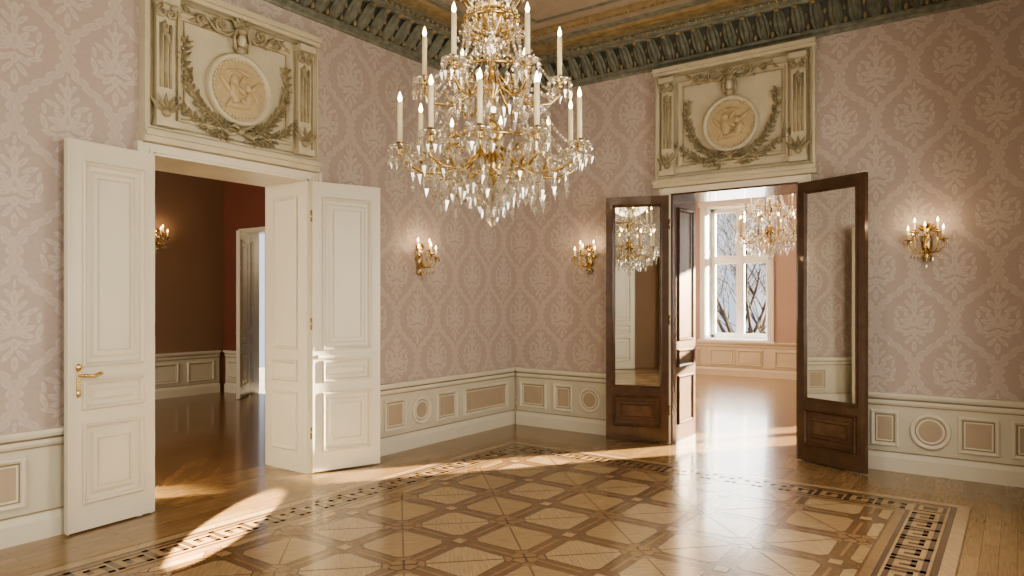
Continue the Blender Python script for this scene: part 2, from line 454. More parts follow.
WP=[('r',-.9,-.2),('c',.02,.14),('r',.25,.95),('r',1.05,1.79),('r',4.84,5.14),('c',5.37,.145),('r',5.60,5.94),('r',6.05,6.88)]
wains('baseboard_west',TW,YS,2.45,WP[:4]); wains('baseboard_west.001',TW,4.07,YN-.0,WP[4:])
wains('baseboard_north',TN,XW+.08,-3.12,[('r',-4.91,-4.53),('r',-4.43,-4.17),('c',-3.95,.145),('r',-3.7,-3.2)])
wains('baseboard_north.001',TN,-1.54,XE-.08,[('r',-1.46,-1.14),('r',-1.07,-.85),('c',-.61,.155),('r',-.41,-.12),('r',-.04,.24)])
wains('baseboard_east',TE,YS,YN,[('r',-.8,.6),('r',.9,2.2),('c',3.2,.15),('r',4.2,5.5)])
wains('baseboard_south',TS,XW+.08,-1.9,[('r',-4.8,-3.6),('c',-3.3,.15),('r',-3,-2)])
wains('baseboard_south.001',TS,-.3,XE-.08,[])

# ---------------------------------------------------------------- doors
def panel(b,s0,s1,z0,z1,n,mat,fill,sg=1):
    b.frame(s0,s1,z0,z1,[(0,sg*n),(0,sg*(n+.014)),(.010,sg*(n+.022)),(.024,sg*(n+.010)),(.03,sg*(n-.008)),(.055,sg*(n-.008)),(.075,sg*(n+.006))],mat,fill)
def leaf_T(h,f):
    d=Vector((f[0]-h[0],f[1]-h[1])); w=d.length; d.normalize(); nn=Vector((-d.y,d.x))
    return w,(lambda s,n,z:(h[0]+d.x*s+nn.x*n,h[1]+d.y*s+nn.y*n,z))
def door_leaf(h,f,H,kind,parent,name,handle=False):
    w,T=leaf_T(h,f); b=B(T); t=.022
    if kind=='white':
        b.box(.005,w,-t*.5,t*.5,.012,H,'cream_paint')
        PZ=((1.07,H-.13),(.79,.98),(.18,.70))
        zs=[.012]+[q for p in PZ[::-1] for q in p]+[H]
        for sg in (1,-1):
            lo,hi=(t*.4,t) if sg==1 else (-t,-t*.4)
            b.box(.005,.095,lo,hi,.012,H,'cream_paint'); b.box(w-.095,w,lo,hi,.012,H,'cream_paint')
            for k in range(0,len(zs),2): b.box(.095,w-.095,lo,hi,zs[k],zs[k+1],'cream_paint')
            for (za,zb) in PZ: panel(b,.09,w-.09,za,zb,t,'cream_paint','cream_paint',sg)
            b.frame(.185,w-.185,1.17,H-.23,[(0,sg*(t+.006)),(0,sg*(t+.014)),(.008,sg*(t+.014)),(.010,sg*(t+.006))],'cream_wall')
            b.frame(.185,w-.185,.28,.60,[(0,sg*(t+.006)),(0,sg*(t+.014)),(.008,sg*(t+.014)),(.010,sg*(t+.006))],'cream_wall')
            b.box(.05,w-.05,sg*t,sg*(t+.016),1.0,1.03,'cream_paint')
        b.box(w-.004,w+.006,t*.2,t+.012,.012,H,'cream_paint')
    else:
        b.box(.005,w,-t,t,.012,.58,'dark_wood'); b.box(.005,w,-t,t,H-.10,H,'dark_wood')
        b.box(.005,.085,-t,t,.58,H-.10,'dark_wood'); b.box(w-.085,w,-t,t,.58,H-.10,'dark_wood')
        b.box(.085,w-.085,-t*.5,t*.5,.58,H-.10,'mirror_glass')
        for sg in (1,-1):
            b.frame(.07,w-.07,.575,H-.085,[(0,sg*t),(0,sg*(t+.014)),(.012,sg*(t+.016)),(.028,sg*t*.5)],'dark_wood')
            panel(b,.08,w-.08,.17,.50,t,'dark_wood','dark_wood_panel',sg)
            b.frame(.16,w-.16,.26,.41,[(0,sg*(t+.005)),(0,sg*(t+.016)),(.01,sg*(t+.016)),(.02,sg*(t+.005))],'dark_wood')
    b.obj(name,parent)
    b=B(T)
    for zz in (.35,1.3,H-.3): b.lathe([(0,-.05),(.009,-.05),(.009,.05),(0,.05)],'brass',(0.0,0,zz),8)
    if handle:
      for sg in (1,-1):
        s_=w-.065; zh=1.02
        b.box(s_-.014,s_+.014,sg*t,sg*(t+.006),zh-.12,zh+.05,'brass')
        b.ell((s_,sg*(t+.006),zh+.05),(.02,.008,.026),'brass'); b.ell((s_,sg*(t+.006),zh-.12),(.016,.006,.026),'brass')
        b.tube([(s_,sg*t,zh),(s_,sg*(t+.05),zh),(s_-.02,sg*(t+.058),zh),(s_-.07,sg*(t+.058),zh-.008),(s_-.11,sg*(t+.054),zh+.006)],[.012,.010,.011,.011,.013],'brass',8)
        b.ell((s_-.115,sg*(t+.054),zh+.006),(.015,.012,.012),'brass')
    b.obj('hardware_'+name,parent)
def casing(T,a,c,H,depth,mat,fill,parent,name='casing',front='cream_paint'):
    b=B(T)
    b.box(a-.0,a+.018,-depth,.03,0,H,mat); b.box(c-.018,c,-depth,.03,0,H,mat); b.box(a,c,-depth,.03,H-.018,H,mat)
    for n0,n1,sg in ((0,.045,1),(-depth-.04,-depth,-1)):
        b.box(a-.12,a,n0,n1,0,H+.06,front); b.box(c,c+.12,n0,n1,0,H+.06,front); b.box(a,c,n0,n1,H,H+.06,front)
        nn=n1 if sg==1 else n0
        b.box(a-.12,a-.09,nn,nn+sg*.02,0,H+.06,front); b.box(c+.09,c+.12,nn,nn+sg*.02,0,H+.06,front)
        b.box(a-.03,a-.015,nn,nn+sg*.012,0,H+.015,front); b.box(c+.015,c+.03,nn,nn+sg*.012,0,H+.015,front)
    for (sv,sg) in ((a+.018,1),(c-.018,-1)):
        for (za,zb) in ((1.07,H-.13),(.79,.98),(.18,.70)):
            n0,n1=-depth+.10,-.10
            vs=[];prof=[(0,0),(0,.014),(.012,.022),(.03,.010),(.036,.002)]
            for i,h in prof:
                vs+=[(sv+sg*h,n0+i,za+i),(sv+sg*h,n1-i,za+i),(sv+sg*h,n1-i,zb-i),(sv+sg*h,n0+i,zb-i)]
            b.add(vs,[(k*4+j,k*4+(j+1)%4,k*4+4+(j+1)%4,k*4+4+j) for k in range(4) for j in range(4)],mat)
            b.add(vs[-4:],[(0,1,2,3)],fill)
    return b.obj(name,parent)
d1=empty('door_1')
casing(TW,WD[0],WD[1],WD[2],.55,'cream_paint','cream_paint',d1)
door_leaf((-4.985,2.575),(-4.93,1.985),2.54,'white',d1,'leaf_a',True)
door_leaf((-4.985,3.95),(-4.78,4.555),2.54,'white',d1,'leaf_b')
d2=empty('door_2')
casing(TN,ND[0],ND[1],ND[2],.62,'dark_wood','dark_wood_panel',d2)
door_leaf((-2.98,6.985),(-3.60,6.75),2.61,'dark',d2,'leaf_a')
door_leaf((-1.68,6.985),(-1.057,6.70),2.61,'dark',d2,'leaf_b')
d3=empty('door_3')
TP=lambda s,n,z:(s,6.7-n,z)
casing(TP,-10.08,-8.78,2.60,.2,'cream_paint','cream_paint',d3)
door_leaf((-10.06,6.72),(-9.62,6.25),2.57,'white',d3,'leaf_a')
door_leaf((-8.80,6.74),(-9.43,6.74),2.57,'white',d3,'leaf_b')
d4=empty('door_4')
casing(TS,-1.75,-.45,2.57,.3,'cream_paint','cream_paint',d4)
door_leaf((-.44,-.885),(.20,-.84),2.55,'white',d4,'leaf_a',True)
door_leaf((-1.74,-.98),(-1.12,-.98),2.55,'white',d4,'leaf_b')
b=B(TS); b.box(-1.75,-.45,-.32,-.3,0,2.57,'brown_wall'); b.obj('door_closing_panel',d4)

# ---------------------------------------------------------------- overdoor reliefs
def spiral(b,s,z,r,turns,dr,n0,rad,mat,start=0):
    pts=[];rr=[]
    N=int(14*turns)
    for i in range(N+1):
        t=i/N; R=r*(1-t*.85); a=start+dr*2*pi*turns*t
        pts.append((s+R*cos(a),n0+.01*t,z+R*sin(a))); rr.append(rad*(1-.4*t))
    b.tube(pts,rr,mat,6)
def overdoor(name,T,c,w,z0,z1):
    b=B(T); A='overdoor_cream'; G='overdoor_gilt'; h=w/2
    b.box(c-h,c+h,.0,.035,z0,z1,A)
    b.frame(c-h,c+h,z0+.05,z1,[(0,.035),(0,.085),(.02,.095),(.035,.07),(.045,.07),(.055,.035)],A)
    b.frame(c-h+.06,c+h-.06,z0+.11,z1-.06,[(0,.035),(.0,.045),(.012,.045),(.012,.035)],G)
    for (za,zb,n) in ((z0-.02,z0+.02,.10),(z0+.02,z0+.05,.13),(z0+.05,z0+.065,.11),(z1-.05,z1-.02,.10),(z1-.02,z1+.02,.13)):
        b.box(c-h-.01,c+h+.01,0,n,za,zb,A)
    for sg in (-1,1):
        p=c+sg*(h-.145)
        b.box(p-.065,p+.065,.035,.09,z0+.13,z1-.10,A)
        b.box(p-.08,p+.08,.035,.12,z0+.10,z0+.15,A); b.box(p-.08,p+.08,.035,.14,z1-.14,z1-.09,A)
        for k in (-1,0,1): b.tube([(p+k*.035,.092,z0+.38),(p+k*.035,.092,z1-.28)],.012,G,6)
        spiral(b,p-.03,z1-.20,.045,1.2,1,.10,.014,G,pi/2); spiral(b,p+.03,z1-.20,.045,1.2,-1,.10,.014,G,pi/2)
        for k in range(3): b.leaf(p,z1-.24-k*.035,-pi/2+(k-1)*.25,.11,.06,.09,.03,G)
        for k in range(5): b.leaf(p,z0+.19,pi/2+(k-2)*.42,.16,.05,.09,.035,G)
        b.ell((p,.10,z0+.20),(.035,.03,.03),G)
    ii=h-.25
    b.frame(c-ii,c+ii,z0+.17,z1-.14,[(0,.035),(0,.065),(.012,.075),(.03,.05),(.035,.04)],A,'overdoor_cream')
    b.frame(c-ii+.05,c+ii-.05,z0+.22,z1-.19,[(0,.04),(0,.052),(.01,.052),(.01,.04)],G)
    zc=z0+(z1-z0)*.46; R=.28
    b.ring(c,zc,[(R,.04),(R,.085),(R-.015,.10),(R-.035,.09),(R-.045,.07)],A,'medal_gold',40)
    for k in range(44):
        a=2*pi*k/44; b.ell((c+(R-.052)*cos(a),.074,zc+(R-.052)*sin(a)),(.011,.011,.011),A,6,4)
    F='medal_gold'
    for (dx,dz,rx,rz,ro) in ((-.05,.07,.04,.048,0),(-.05,-.03,.05,.10,.25),(.07,.03,.032,.04,0),(.08,-.06,.045,.085,-.35),(0,-.12,.13,.028,.1),(-.13,.02,.022,.085,.7),(.13,.05,.02,.075,-.8),(-.10,.13,.04,.016,.5),(.02,.14,.07,.016,-.2),(.0,.0,.022,.07,1.0),(.04,-.10,.02,.06,.8),(-.09,-.11,.018,.06,-.6),(.12,-.02,.018,.05,.5),(.02,.08,.018,.05,-.5)):
        b.ell((c+dx,.068,zc+dz),(rx,.030,rz),F,10,6,ro)
    for sg in (-1,1):
        for (off,flare,cnt,al) in ((.05,.17,19,1.95),(.12,.16,12,1.15)):
            pts=[]
            for k in range(cnt):
                t=k/(cnt-1); a=-pi/2+sg*(.12+t*al); rr=R+off+flare*t*t
                pts.append((c+rr*cos(a),.06,zc+rr*sin(a)))
            b.tube(pts,.008,G,5)
            for k in range(1,cnt):
                p=pts[k]; q=pts[k-1]; dirn=math.atan2(p[2]-q[2],p[0]-q[0])
                for sd in (-.8,.8,.1):
                    b.leaf(p[0],p[2],dirn+sd+random.uniform(-.25,.25),random.uniform(.06,.09),.030,.055,.035,G)
                if k%2: b.ell((p[0]+.03*cos(dirn+1.3),.075,p[2]+.03*sin(dirn+1.3)),(.012,.012,.012),G,6,4)
        b.tube([(c,.07,zc-R-.05),(c+sg*.10,.08,zc-R-.085),(c+sg*.17,.06,zc-R-.04),(c+sg*.26,.07,zc-R-.075),(c+sg*.34,.05,zc-R-.03)],[.014,.018,.012,.014,.004],G,6)
        b.tube([(c+sg*.02,.09,zc-R-.03),(c+sg*.07,.10,zc-R-.005),(c+sg*.10,.09,zc-R-.04),(c+sg*.04,.09,zc-R-.055)],[.012,.016,.014,.008],G,6)
        spiral(b,c+sg*.17,z1-.14,.055,1.5,sg,.09,.013,G,-pi/2)
        spiral(b,c+sg*.33,z1-.16,.04,1.3,-sg,.085,.011,G,pi/2)
        b.tube([(c+sg*.05,.09,z1-.16),(c+sg*.12,.09,z1-.21),(c+sg*.22,.08,z1-.19),(c+sg*.30,.08,z1-.11),(c+sg*.42,.07,z1-.13)],[.012,.014,.012,.010,.004],G,6)
        for k in range(5): b.leaf(c+sg*(.18+k*.055),z1-.17+.01*k,(0 if sg>0 else pi)+(.6 if k%2 else -.6),.09,.04,.06,.03,G)
    b.ell((c,.085,zc-R-.05),(.03,.03,.026),G)
    b.ell((c,.085,zc+R+.03),(.045,.035,.04),G); b.ell((c,.09,zc+R+.10),(.034,.045,.055),A); b.ell((c,.10,zc+R+.17),(.042,.04,.03),G)
    b.tube([(c-.05,.09,zc+R+.02),(c-.07,.10,zc+R+.10),(c-.05,.10,zc+R+.17),(c,.11,zc+R+.205),(c+.05,.10,zc+R+.17),(c+.07,.10,zc+R+.10),(c+.05,.09,zc+R+.02)],.013,G,6)
    for k in range(5): b.leaf(c,zc+R+.19,pi/2+(k-2)*.5,.11,.05,.09,.03,G)
    return b.obj(name)
overdoor('overdoor_relief',TW,3.25,1.50,2.645,3.76)
overdoor('overdoor_relief.001',TN,-2.33,1.60,2.715,3.92)

# ---------------------------------------------------------------- wall sconces
def flame(b,c,s=1,mat='flame_bulb'):
    b.lathe([(0,0),(.008*s,.006*s),(.010*s,.018*s),(.006*s,.034*s),(0,.05*s)],mat,c,8)
def sconce(name,T,s,z,lit=True):
    par=empty(name)
    b=B(lambda a,n,c:T(s+a,n,z+c))
    b.ell((0,.012,0),(.045,.022,.10),'brass'); b.ell((0,.02,.11),(.03,.018,.035),'brass'); b.ell((0,.02,-.11),(.025,.018,.04),'brass')
    for k in range(7): b.leaf(0,.10,pi/2+(k-3)*.35,.085,.03,.015,.02,'brass')
    for k in range(5): b.leaf(0,-.09,-pi/2+(k-2)*.4,.085,.03,.015,.02,'brass')
    ends=[(-.13,.12,.02),(0,.17,.045),(.13,.12,.02),(-.085,.07,.09),(.085,.07,.09)]
    for (ex,en,ez) in ends:
        b.tube([(0,.03,-.03),(ex*.3,en*.5,-.085),(ex*.75,en*.9,-.08),(ex*1.02,en,-.04),(ex,en,ez-.02)],[.008,.008,.007,.006,.006],'brass',6)
        b.lathe([(0,-.022),(.008,-.02),(.014,-.008),(.036,.0),(.038,.006),(.012,.006),(.012,.02),(0,.02)],'brass',(ex,en,ez),10)
        b.lathe([(0,.02),(.0085,.02),(.0085,.085),(0,.085)],'candle_wax',(ex,en,ez),8)
        for k in range(7):
            a=2*pi*k/7; b.octa((ex+.036*cos(a),en+.036*sin(a),ez-.02),.009,.014,.034,'crystal')
    for k in range(9):
        a=-.11+.0275*k; b.octa((a,.10+.04*cos(a*12),-.11-.03*cos(a*12)),.010,.016,.036,'crystal')
    b.ell((0,.05,-.15),(.016,.016,.02),'brass'); b.octa((0,.05,-.19),.014,.02,.035,'crystal')
    for (ex,en,ez) in ends[:]:
        flame(b,(ex,en,ez+.085),.95)
    b.obj('sconce_body',par)
    if lit:
        for (dx) in (-.10,.10):
            l=bpy.data.lights.new('bulb','POINT'); l.energy=1.0; l.color=(1,.70,.42); l.shadow_soft_size=.03
            o=bpy.data.objects.new('bulb_light',l); o.location=T(s+dx,.18,z+.17); scene.collection.objects.link(o); o.parent=par
sconce('wall_sconce',TW,5.36,1.93)
sconce('wall_sconce.001',TN,-3.96,1.97)
sconce('wall_sconce.002',TN,-.638,2.0)
TP2=lambda s,n,z:(-10.7+n,s,z)
sconce('wall_sconce.003',TP2,5.55,2.45)

# ---------------------------------------------------------------- chandeliers
def chandelier(name,cx,cy,zoff,sc,ztop,n1=10,n2=6,light=0,lcol=(1,.80,.55)):
    par=empty(name)
    T=lambda a,b_,c:(cx+sc*a,cy+sc*b_,zoff+sc*c)
    g=B(T); c=B(T); w=B(T)
    g.lathe([(0,.18),(.02,.19),(.03,.22),(.05,.26),(.06,.30),(.04,.34),(.025,.38),(.05,.42),(.075,.46),(.045,.50),(.016,.54),(.014,.66),(.04,.70),(.055,.74),(.025,.80),(.014,.86),(.014,1.0),(.045,1.05),(.085,1.10),(.09,1.15),(.03,1.17),(.016,1.2),(.014,1.4),(.04,1.44),(.06,1.47),(.02,1.5),(0,1.5)],'brass',n=14)
    c.lathe([(.018,.54),(.05,.57),(.055,.60),(.03,.64),(.018,.66)],'crystal',n=12,smooth=False)
    c.lathe([(.018,.86),(.04,.89),(.05,.93),(.03,.97),(.018,1.0)],'crystal',n=12,smooth=False)
    c.lathe([(.018,1.2),(.045,1.24),(.05,1.28),(.03,1.34),(.018,1.4)],'crystal',n=12,smooth=False)
    for (R,z,r_) in ((.24,.42,.009),(.20,.80,.009),(.15,1.08,.010),(.17,.22,.006)):
        g.tube([(R*cos(2*pi*k/28),R*sin(2*pi*k/28),z) for k in range(29)],r_,'brass',6)
        for k in range(24):
            a=2*pi*k/24; g.ell((R*cos(a),R*sin(a),z+.018),(.008,.008,.018),'brass',6,4)
    for k in range(12):
        a=2*pi*k/12
        g.tube([(.06*cos(a),.06*sin(a),.98),(.12*cos(a),.12*sin(a),1.0),(.15*cos(a),.15*sin(a),1.07),(.12*cos(a),.12*sin(a),1.14),(.17*cos(a),.17*sin(a),1.21)],[.007,.007,.007,.007,.004],'brass',5)
    def candle_at(p,h):
        g.lathe([(0,-.03),(.012,-.028),(.020,-.012),(.012,0),(.03,.012),(.034,.018),(.018,.02),(.019,.045),(0,.045)],'brass',p,10)
        c.lathe([(.03,.012),(.052,.014),(.066,.026),(.060,.026),(.03,.016)],'crystal',p,12)
        w.lathe([(0,.04),(.0135,.04),(.0135,.04+h),(.006,.045+h),(0,.045+h)],'candle_wax',p,10)
        flame(w,(p[0],p[1],p[2]+.043+h),1.15,'flame_dim')
        for k in range(12):
            a=2*pi*k/12; q=(p[0]+.062*cos(a),p[1]+.062*sin(a),p[2]-.006)
            c.octa(q,.010,.022,.014,'crystal'); c.octa((q[0],q[1],q[2]-.045),.0125,.020,.042,'crystal')
    def chain(p,q,sag,n,r):
        for k in range(n+1):
            t=k/n; x_=p[0]+(q[0]-p[0])*t; y_=p[1]+(q[1]-p[1])*t; z_=p[2]+(q[2]-p[2])*t-sag*4*t*(1-t)
            c.octa((x_,y_,z_),r,r*1.15,r*1.15,'crystal')
    tips1=[];tips2=[]
    for k in range(n1):
        a=2*pi*(k+.35)/n1; d=(cos(a),sin(a)); R=.45 if k%2 else .50; zt=.37 if k%2 else .35
        P=[(.04,.40),(.14,.30),(.26,.24),(.38,.24),(.46,.28),(R,zt-.02)]
        g.tube([(d[0]*r_,d[1]*r_,z_) for r_,z_ in P],[.010,.010,.009,.009,.008,.007],'brass',7)
        S=[(.30,.25),(.34,.33),(.28,.37),(.23,.33),(.26,.30)]
        g.tube([(d[0]*r_,d[1]*r_,z_) for r_,z_ in S],[.007,.007,.006,.005,.004],'brass',5)
        c.ell((d[0]*.26,d[1]*.26,.245),(.024,.024,.02),'crystal',8,5)
        p=(d[0]*R,d[1]*R,zt); candle_at(p,.215); tips1.append(p)
        for kk,rr in enumerate((.15,.22,.29,.36,.43)):
            c.octa((d[0]*rr,d[1]*rr,.195+.01*kk),.014,.024,.05,'crystal')
            c.octa((d[0]*rr,d[1]*rr,.115+.012*kk),.016,.026,.045,'crystal')
            c.octa((d[0]*rr,d[1]*rr,.160+.012*kk),.008,.01,.01,'crystal')
        a2=a+pi/n1
        for rr,zz in ((.33,.20),(.40,.25),(.24,.16),(.28,.08)):
            c.octa((cos(a2)*rr,sin(a2)*rr,zz),.018,.030,.06,'crystal'); c.octa((cos(a2)*rr,sin(a2)*rr,zz+.05),.009,.012,.012,'crystal')
    for k in range(n2):
        a=2*pi*(k+.6)/n2; d=(cos(a),sin(a)); R=.37; zt=.74
        P=[(.03,.80),(.12,.68),(.22,.62),(.32,.63),(R,.68),(R,zt-.02)]
        g.tube([(d[0]*r_,d[1]*r_,z_) for r_,z_ in P],[.009,.009,.008,.008,.007,.007],'brass',7)
        S=[(.22,.63),(.27,.71),(.21,.75),(.17,.70)]
        g.tube([(d[0]*r_,d[1]*r_,z_) for r_,z_ in S],[.006,.006,.005,.004],'brass',5)
        p=(d[0]*R,d[1]*R,zt); candle_at(p,.215); tips2.append(p)
        for rr in (.13,.19,.25,.31):
            c.octa((d[0]*rr,d[1]*rr,.58),.014,.024,.055,'crystal'); c.octa((d[0]*rr,d[1]*rr,.635),.008,.01,.01,'crystal')
    for k in range(n1):
        p=tips1[k]; q=tips1[(k+1)%n1]; chain((p[0],p[1],p[2]-.01),(q[0],q[1],q[2]-.01),.085,15,.011)
        a=math.atan2(p[1],p[0]); chain((.20*cos(a),.20*sin(a),.80),(p[0],p[1],p[2]+.01),.10,20,.011)
        chain((.20*cos(a+.15),.20*sin(a+.15),.78),(p[0],p[1],p[2]),.18,24,.0095)
        chain((.24*cos(a),.24*sin(a),.42),(p[0],p[1],p[2]-.02),.06,10,.010)
    for k in range(n2):
        p=tips2[k]; q=tips2[(k+1)%n2]; chain(p,q,.11,17,.011)
        a=math.atan2(p[1],p[0]); chain((.15*cos(a),.15*sin(a),1.10),(p[0],p[1],p[2]+.01),.09,17,.011)
        chain((.15*cos(a+.2),.15*sin(a+.2),1.10),(p[0],p[1],p[2]),.16,20,.0095)
        chain((.15*cos(a+.5),.15*sin(a+.5),1.08),(.2*cos(a+.5),.2*sin(a+.5),.80),.0,13,.011)
        chain((.16*cos(a),.16*sin(a),1.45),(.17*cos(a),.17*sin(a),1.2),.0,11,.011)
    for k in range(24):
        a=2*pi*k/24
        for t in range(10):
            tt=t/9; R=.24*math.cos(tt*pi/2)+.03; z_=.42-.30*math.sin(tt*pi/2)
            c.octa((R*cos(a),R*sin(a),z_),.013,.017,.017,'crystal')
        c.octa((.245*cos(a),.245*sin(a),.355),.013,.026,.06,'crystal')
        c.octa((.175*cos(a+.1),.175*sin(a+.1),.165),.013,.026,.055,'crystal')
        c.octa((.205*cos(a),.205*sin(a),.735),.012,.026,.055,'crystal')
        c.octa((.155*cos(a),.155*sin(a),1.02),.011,.024,.05,'crystal')
        for t in range(8):
            tt=t/7; R=.045+.09*tt**1.6; c.octa((R*cos(a),R*sin(a),1.45-.32*tt),.009,.014,.014,'crystal')
        for t in range(6):
            tt=t/5; R=.055+.145*tt**1.5; c.octa((R*cos(a+.13),R*sin(a+.13),1.0-.2*tt),.009,.014,.014,'crystal')
    for (R,n_,z_) in ((.12,18,.11),(.07,12,.06)):
        for k in range(n_):
            a=2*pi*k/n_; c.octa((R*cos(a),R*sin(a),z_),.015,.026,.055,'crystal')
    c.lathe([(0,-.05),(.012,-.038),(.03,-.015),(.034,.005),(.02,.035),(.006,.085)],'crystal',n=10,smooth=False)
    c.lathe([(0,.065),(.05,.08),(.10,.11),(.13,.16),(.125,.16),(.09,.12),(0,.09)],'crystal',n=16,smooth=False)
    c.lathe([(.06,1.40),(.12,1.42),(.16,1.47),(.155,1.47),(.11,1.43),(.06,1.41)],'crystal',n=18,smooth=False)
    for k in range(16):
        a=2*pi*k/16; c.octa((.158*cos(a),.158*sin(a),1.43),.012,.024,.05,'crystal')
    top=(ztop-zoff)/sc
    zz=1.5; k=0
    while zz<top-.08:
        g.tube([(.014*cos(t)*(1 if k%2 else 0),.014*cos(t)*(0 if k%2 else 1),zz+.02+.026*sin(t)) for t in [2*pi*i/10 for i in range(11)]],.004,'brass',5); zz+=.042; k+=1
    g.lathe([(0,top-.10),(.02,top-.09),(.05,top-.05),(.09,top-.02),(.10,top-.001),(0,top-.001)],'brass')
    g.obj('chandelier_frame',par); c.obj('chandelier_crystals',par); w.obj('chandelier_candles',par)
    if light:
        l=bpy.data.lights.new('chandelier_glow','POINT'); l.energy=light; l.color=lcol; l.shadow_soft_size=.35
        o=bpy.data.objects.new('chandelier_glow',l); o.location=(cx,cy,zoff+sc*1.25); scene.collection.objects.link(o); o.parent=par
chandelier('chandelier',-2.34,3.07,1.95,1.0,ZC,light=18)
chandelier('chandelier.001',-3.06,10.95,2.16,.95,4.36,light=34,lcol=(1,.93,.82))

# ---------------------------------------------------------------- parlour (west room)
b=B(); b.box(-10.9,-10.7,-.6,6.9,0,4.4,'brown_wall'); b.obj('wall_parlour_west')
wall('wall_parlour_north',TP,-10.7,XW-.55,-.2,0,4.4,[(-10.08,-8.78,0,2.60)],'red_wall')
b=B(); b.box(-10.7,XW-.55,-.8,-.6,0,4.4,'brown_wall'); b.obj('wall_parlour_south')
b=B(); b.box(-10.3,-8.5,7.2,7.25,0,3,'brown_wall'); b.obj('wall_corridor')
wains('baseboard_parlour_west',TP2,-.5,6.6,[('r',-.3,.9),('r',1.1,2.2),('c',2.55,.14),('r',2.9,4.0),('c',4.3,.14),('r',4.6,5.9),('r',6.05,6.5)],'cream_wall')
wains('baseboard_parlour_north',TP,-10.62,-10.21,[('r',-10.56,-10.26)],'cream_wall')
wains('baseboard_parlour_north.001',TP,-8.65,XW-.6,[('r',-8.4,-7.2),('c',-6.9,.14),('r',-6.6,-5.8)],'cream_wall')

# ---------------------------------------------------------------- salon with windows (north room)
YW=14.05
TF=lambda s,n,z:(s,YW-n,z)
wins=[(-5.20,-3.95),(-2.12,-.87),(1.45,2.85)]
wall('wall_salon_north',TF,-6.0,5.0,-.4,0,4.4,[(a,c,.72,3.42) for a,c in wins],'salmon_wall')
b=B(); b.box(-6.2,-6.0,YN+.62,YW+.4,0,4.4,'salmon_wall'); b.obj('wall_salon_west')
b=B(); b.box(5.0,5.2,YN+.3,YW+.4,0,4.4,'salmon_wall'); b.obj('wall_salon_east')
wains('baseboard_salon_north',TF,-5.95,4.9,[('r',-5.85,-5.3),('r',-5.1,-4.6),('r',-4.55,-4.05),('r',-3.82,-3.1),('r',-3.0,-2.3),('r',-2.1,-.9)],'cream_wall')
def window(name,T,a,c,z0,z1,depth):
    par=empty(name); b=B(T); Wm='window_paint'
    m_=(a+c)/2; zt=z0+(z1-z0)*.60; n0=-depth+.08; n1=n0+.06
    b.box(a-.11,a,0,.04,z0-.03,z1+.11,Wm); b.box(c,c+.11,0,.04,z0-.03,z1+.11,Wm); b.box(a-.14,c+.14,0,.06,z1,z1+.12,Wm)
    b.box(a-.14,c+.14,0,.10,z0-.045,z0,Wm)
    b.box(a,a+.02,-depth,0,z0,z1,Wm); b.box(c-.02,c,-depth,0,z0,z1,Wm); b.box(a,c,-depth,0,z1-.02,z1,Wm); b.box(a,c,-depth,.0,z0,z0+.02,Wm)
    b.box(a+.02,a+.08,n0,n1,z0,z1,Wm); b.box(c-.08,c-.02,n0,n1,z0,z1,Wm); b.box(a,c,n0,n1,z1-.08,z1-.02,Wm); b.box(a,c,n0,n1,z0+.02,z0+.09,Wm)
    b.box(a+.02,c-.02,n0-.01,n1+.03,zt-.05,zt+.05,Wm); b.box(m_-.05,m_+.05,n0,n1+.02,z0,z1,Wm)
    for (u0,u1) in ((a+.08,m_-.05),(m_+.05,c-.08)):
        for (v0,v1) in ((z0+.09,zt-.05),(zt+.05,z1-.08)):
            b.frame(u0,u1,v0,v1,[(0,n1),(0,n1+.012),(.03,n1+.012),(.035,n0+.02)],Wm)
    b.tube([(m_,n1+.03,z0+.7),(m_,n1+.06,z0+.7),(m_,n1+.06,z0+.58)],.008,'brass',6)
    b.obj('window_frame',par)
    g=B(T); g.add([(a+.05,n0+.02,z0+.05),(c-.05,n0+.02,z0+.05),(c-.05,n0+.02,z1-.05),(a+.05,n0+.02,z1-.05)],[(0,1,2,3)],'window_glass'); g.obj('window_pane',par)
for i,(a,c) in enumerate(wins): window('window_%d'%(i+1),TF,a,c,.72,3.42,.4)
for i,(a,c,z0_,z1_) in enumerate(EWIN): window('window_%d'%(i+4),TE,a,c,z0_,z1_,.3)

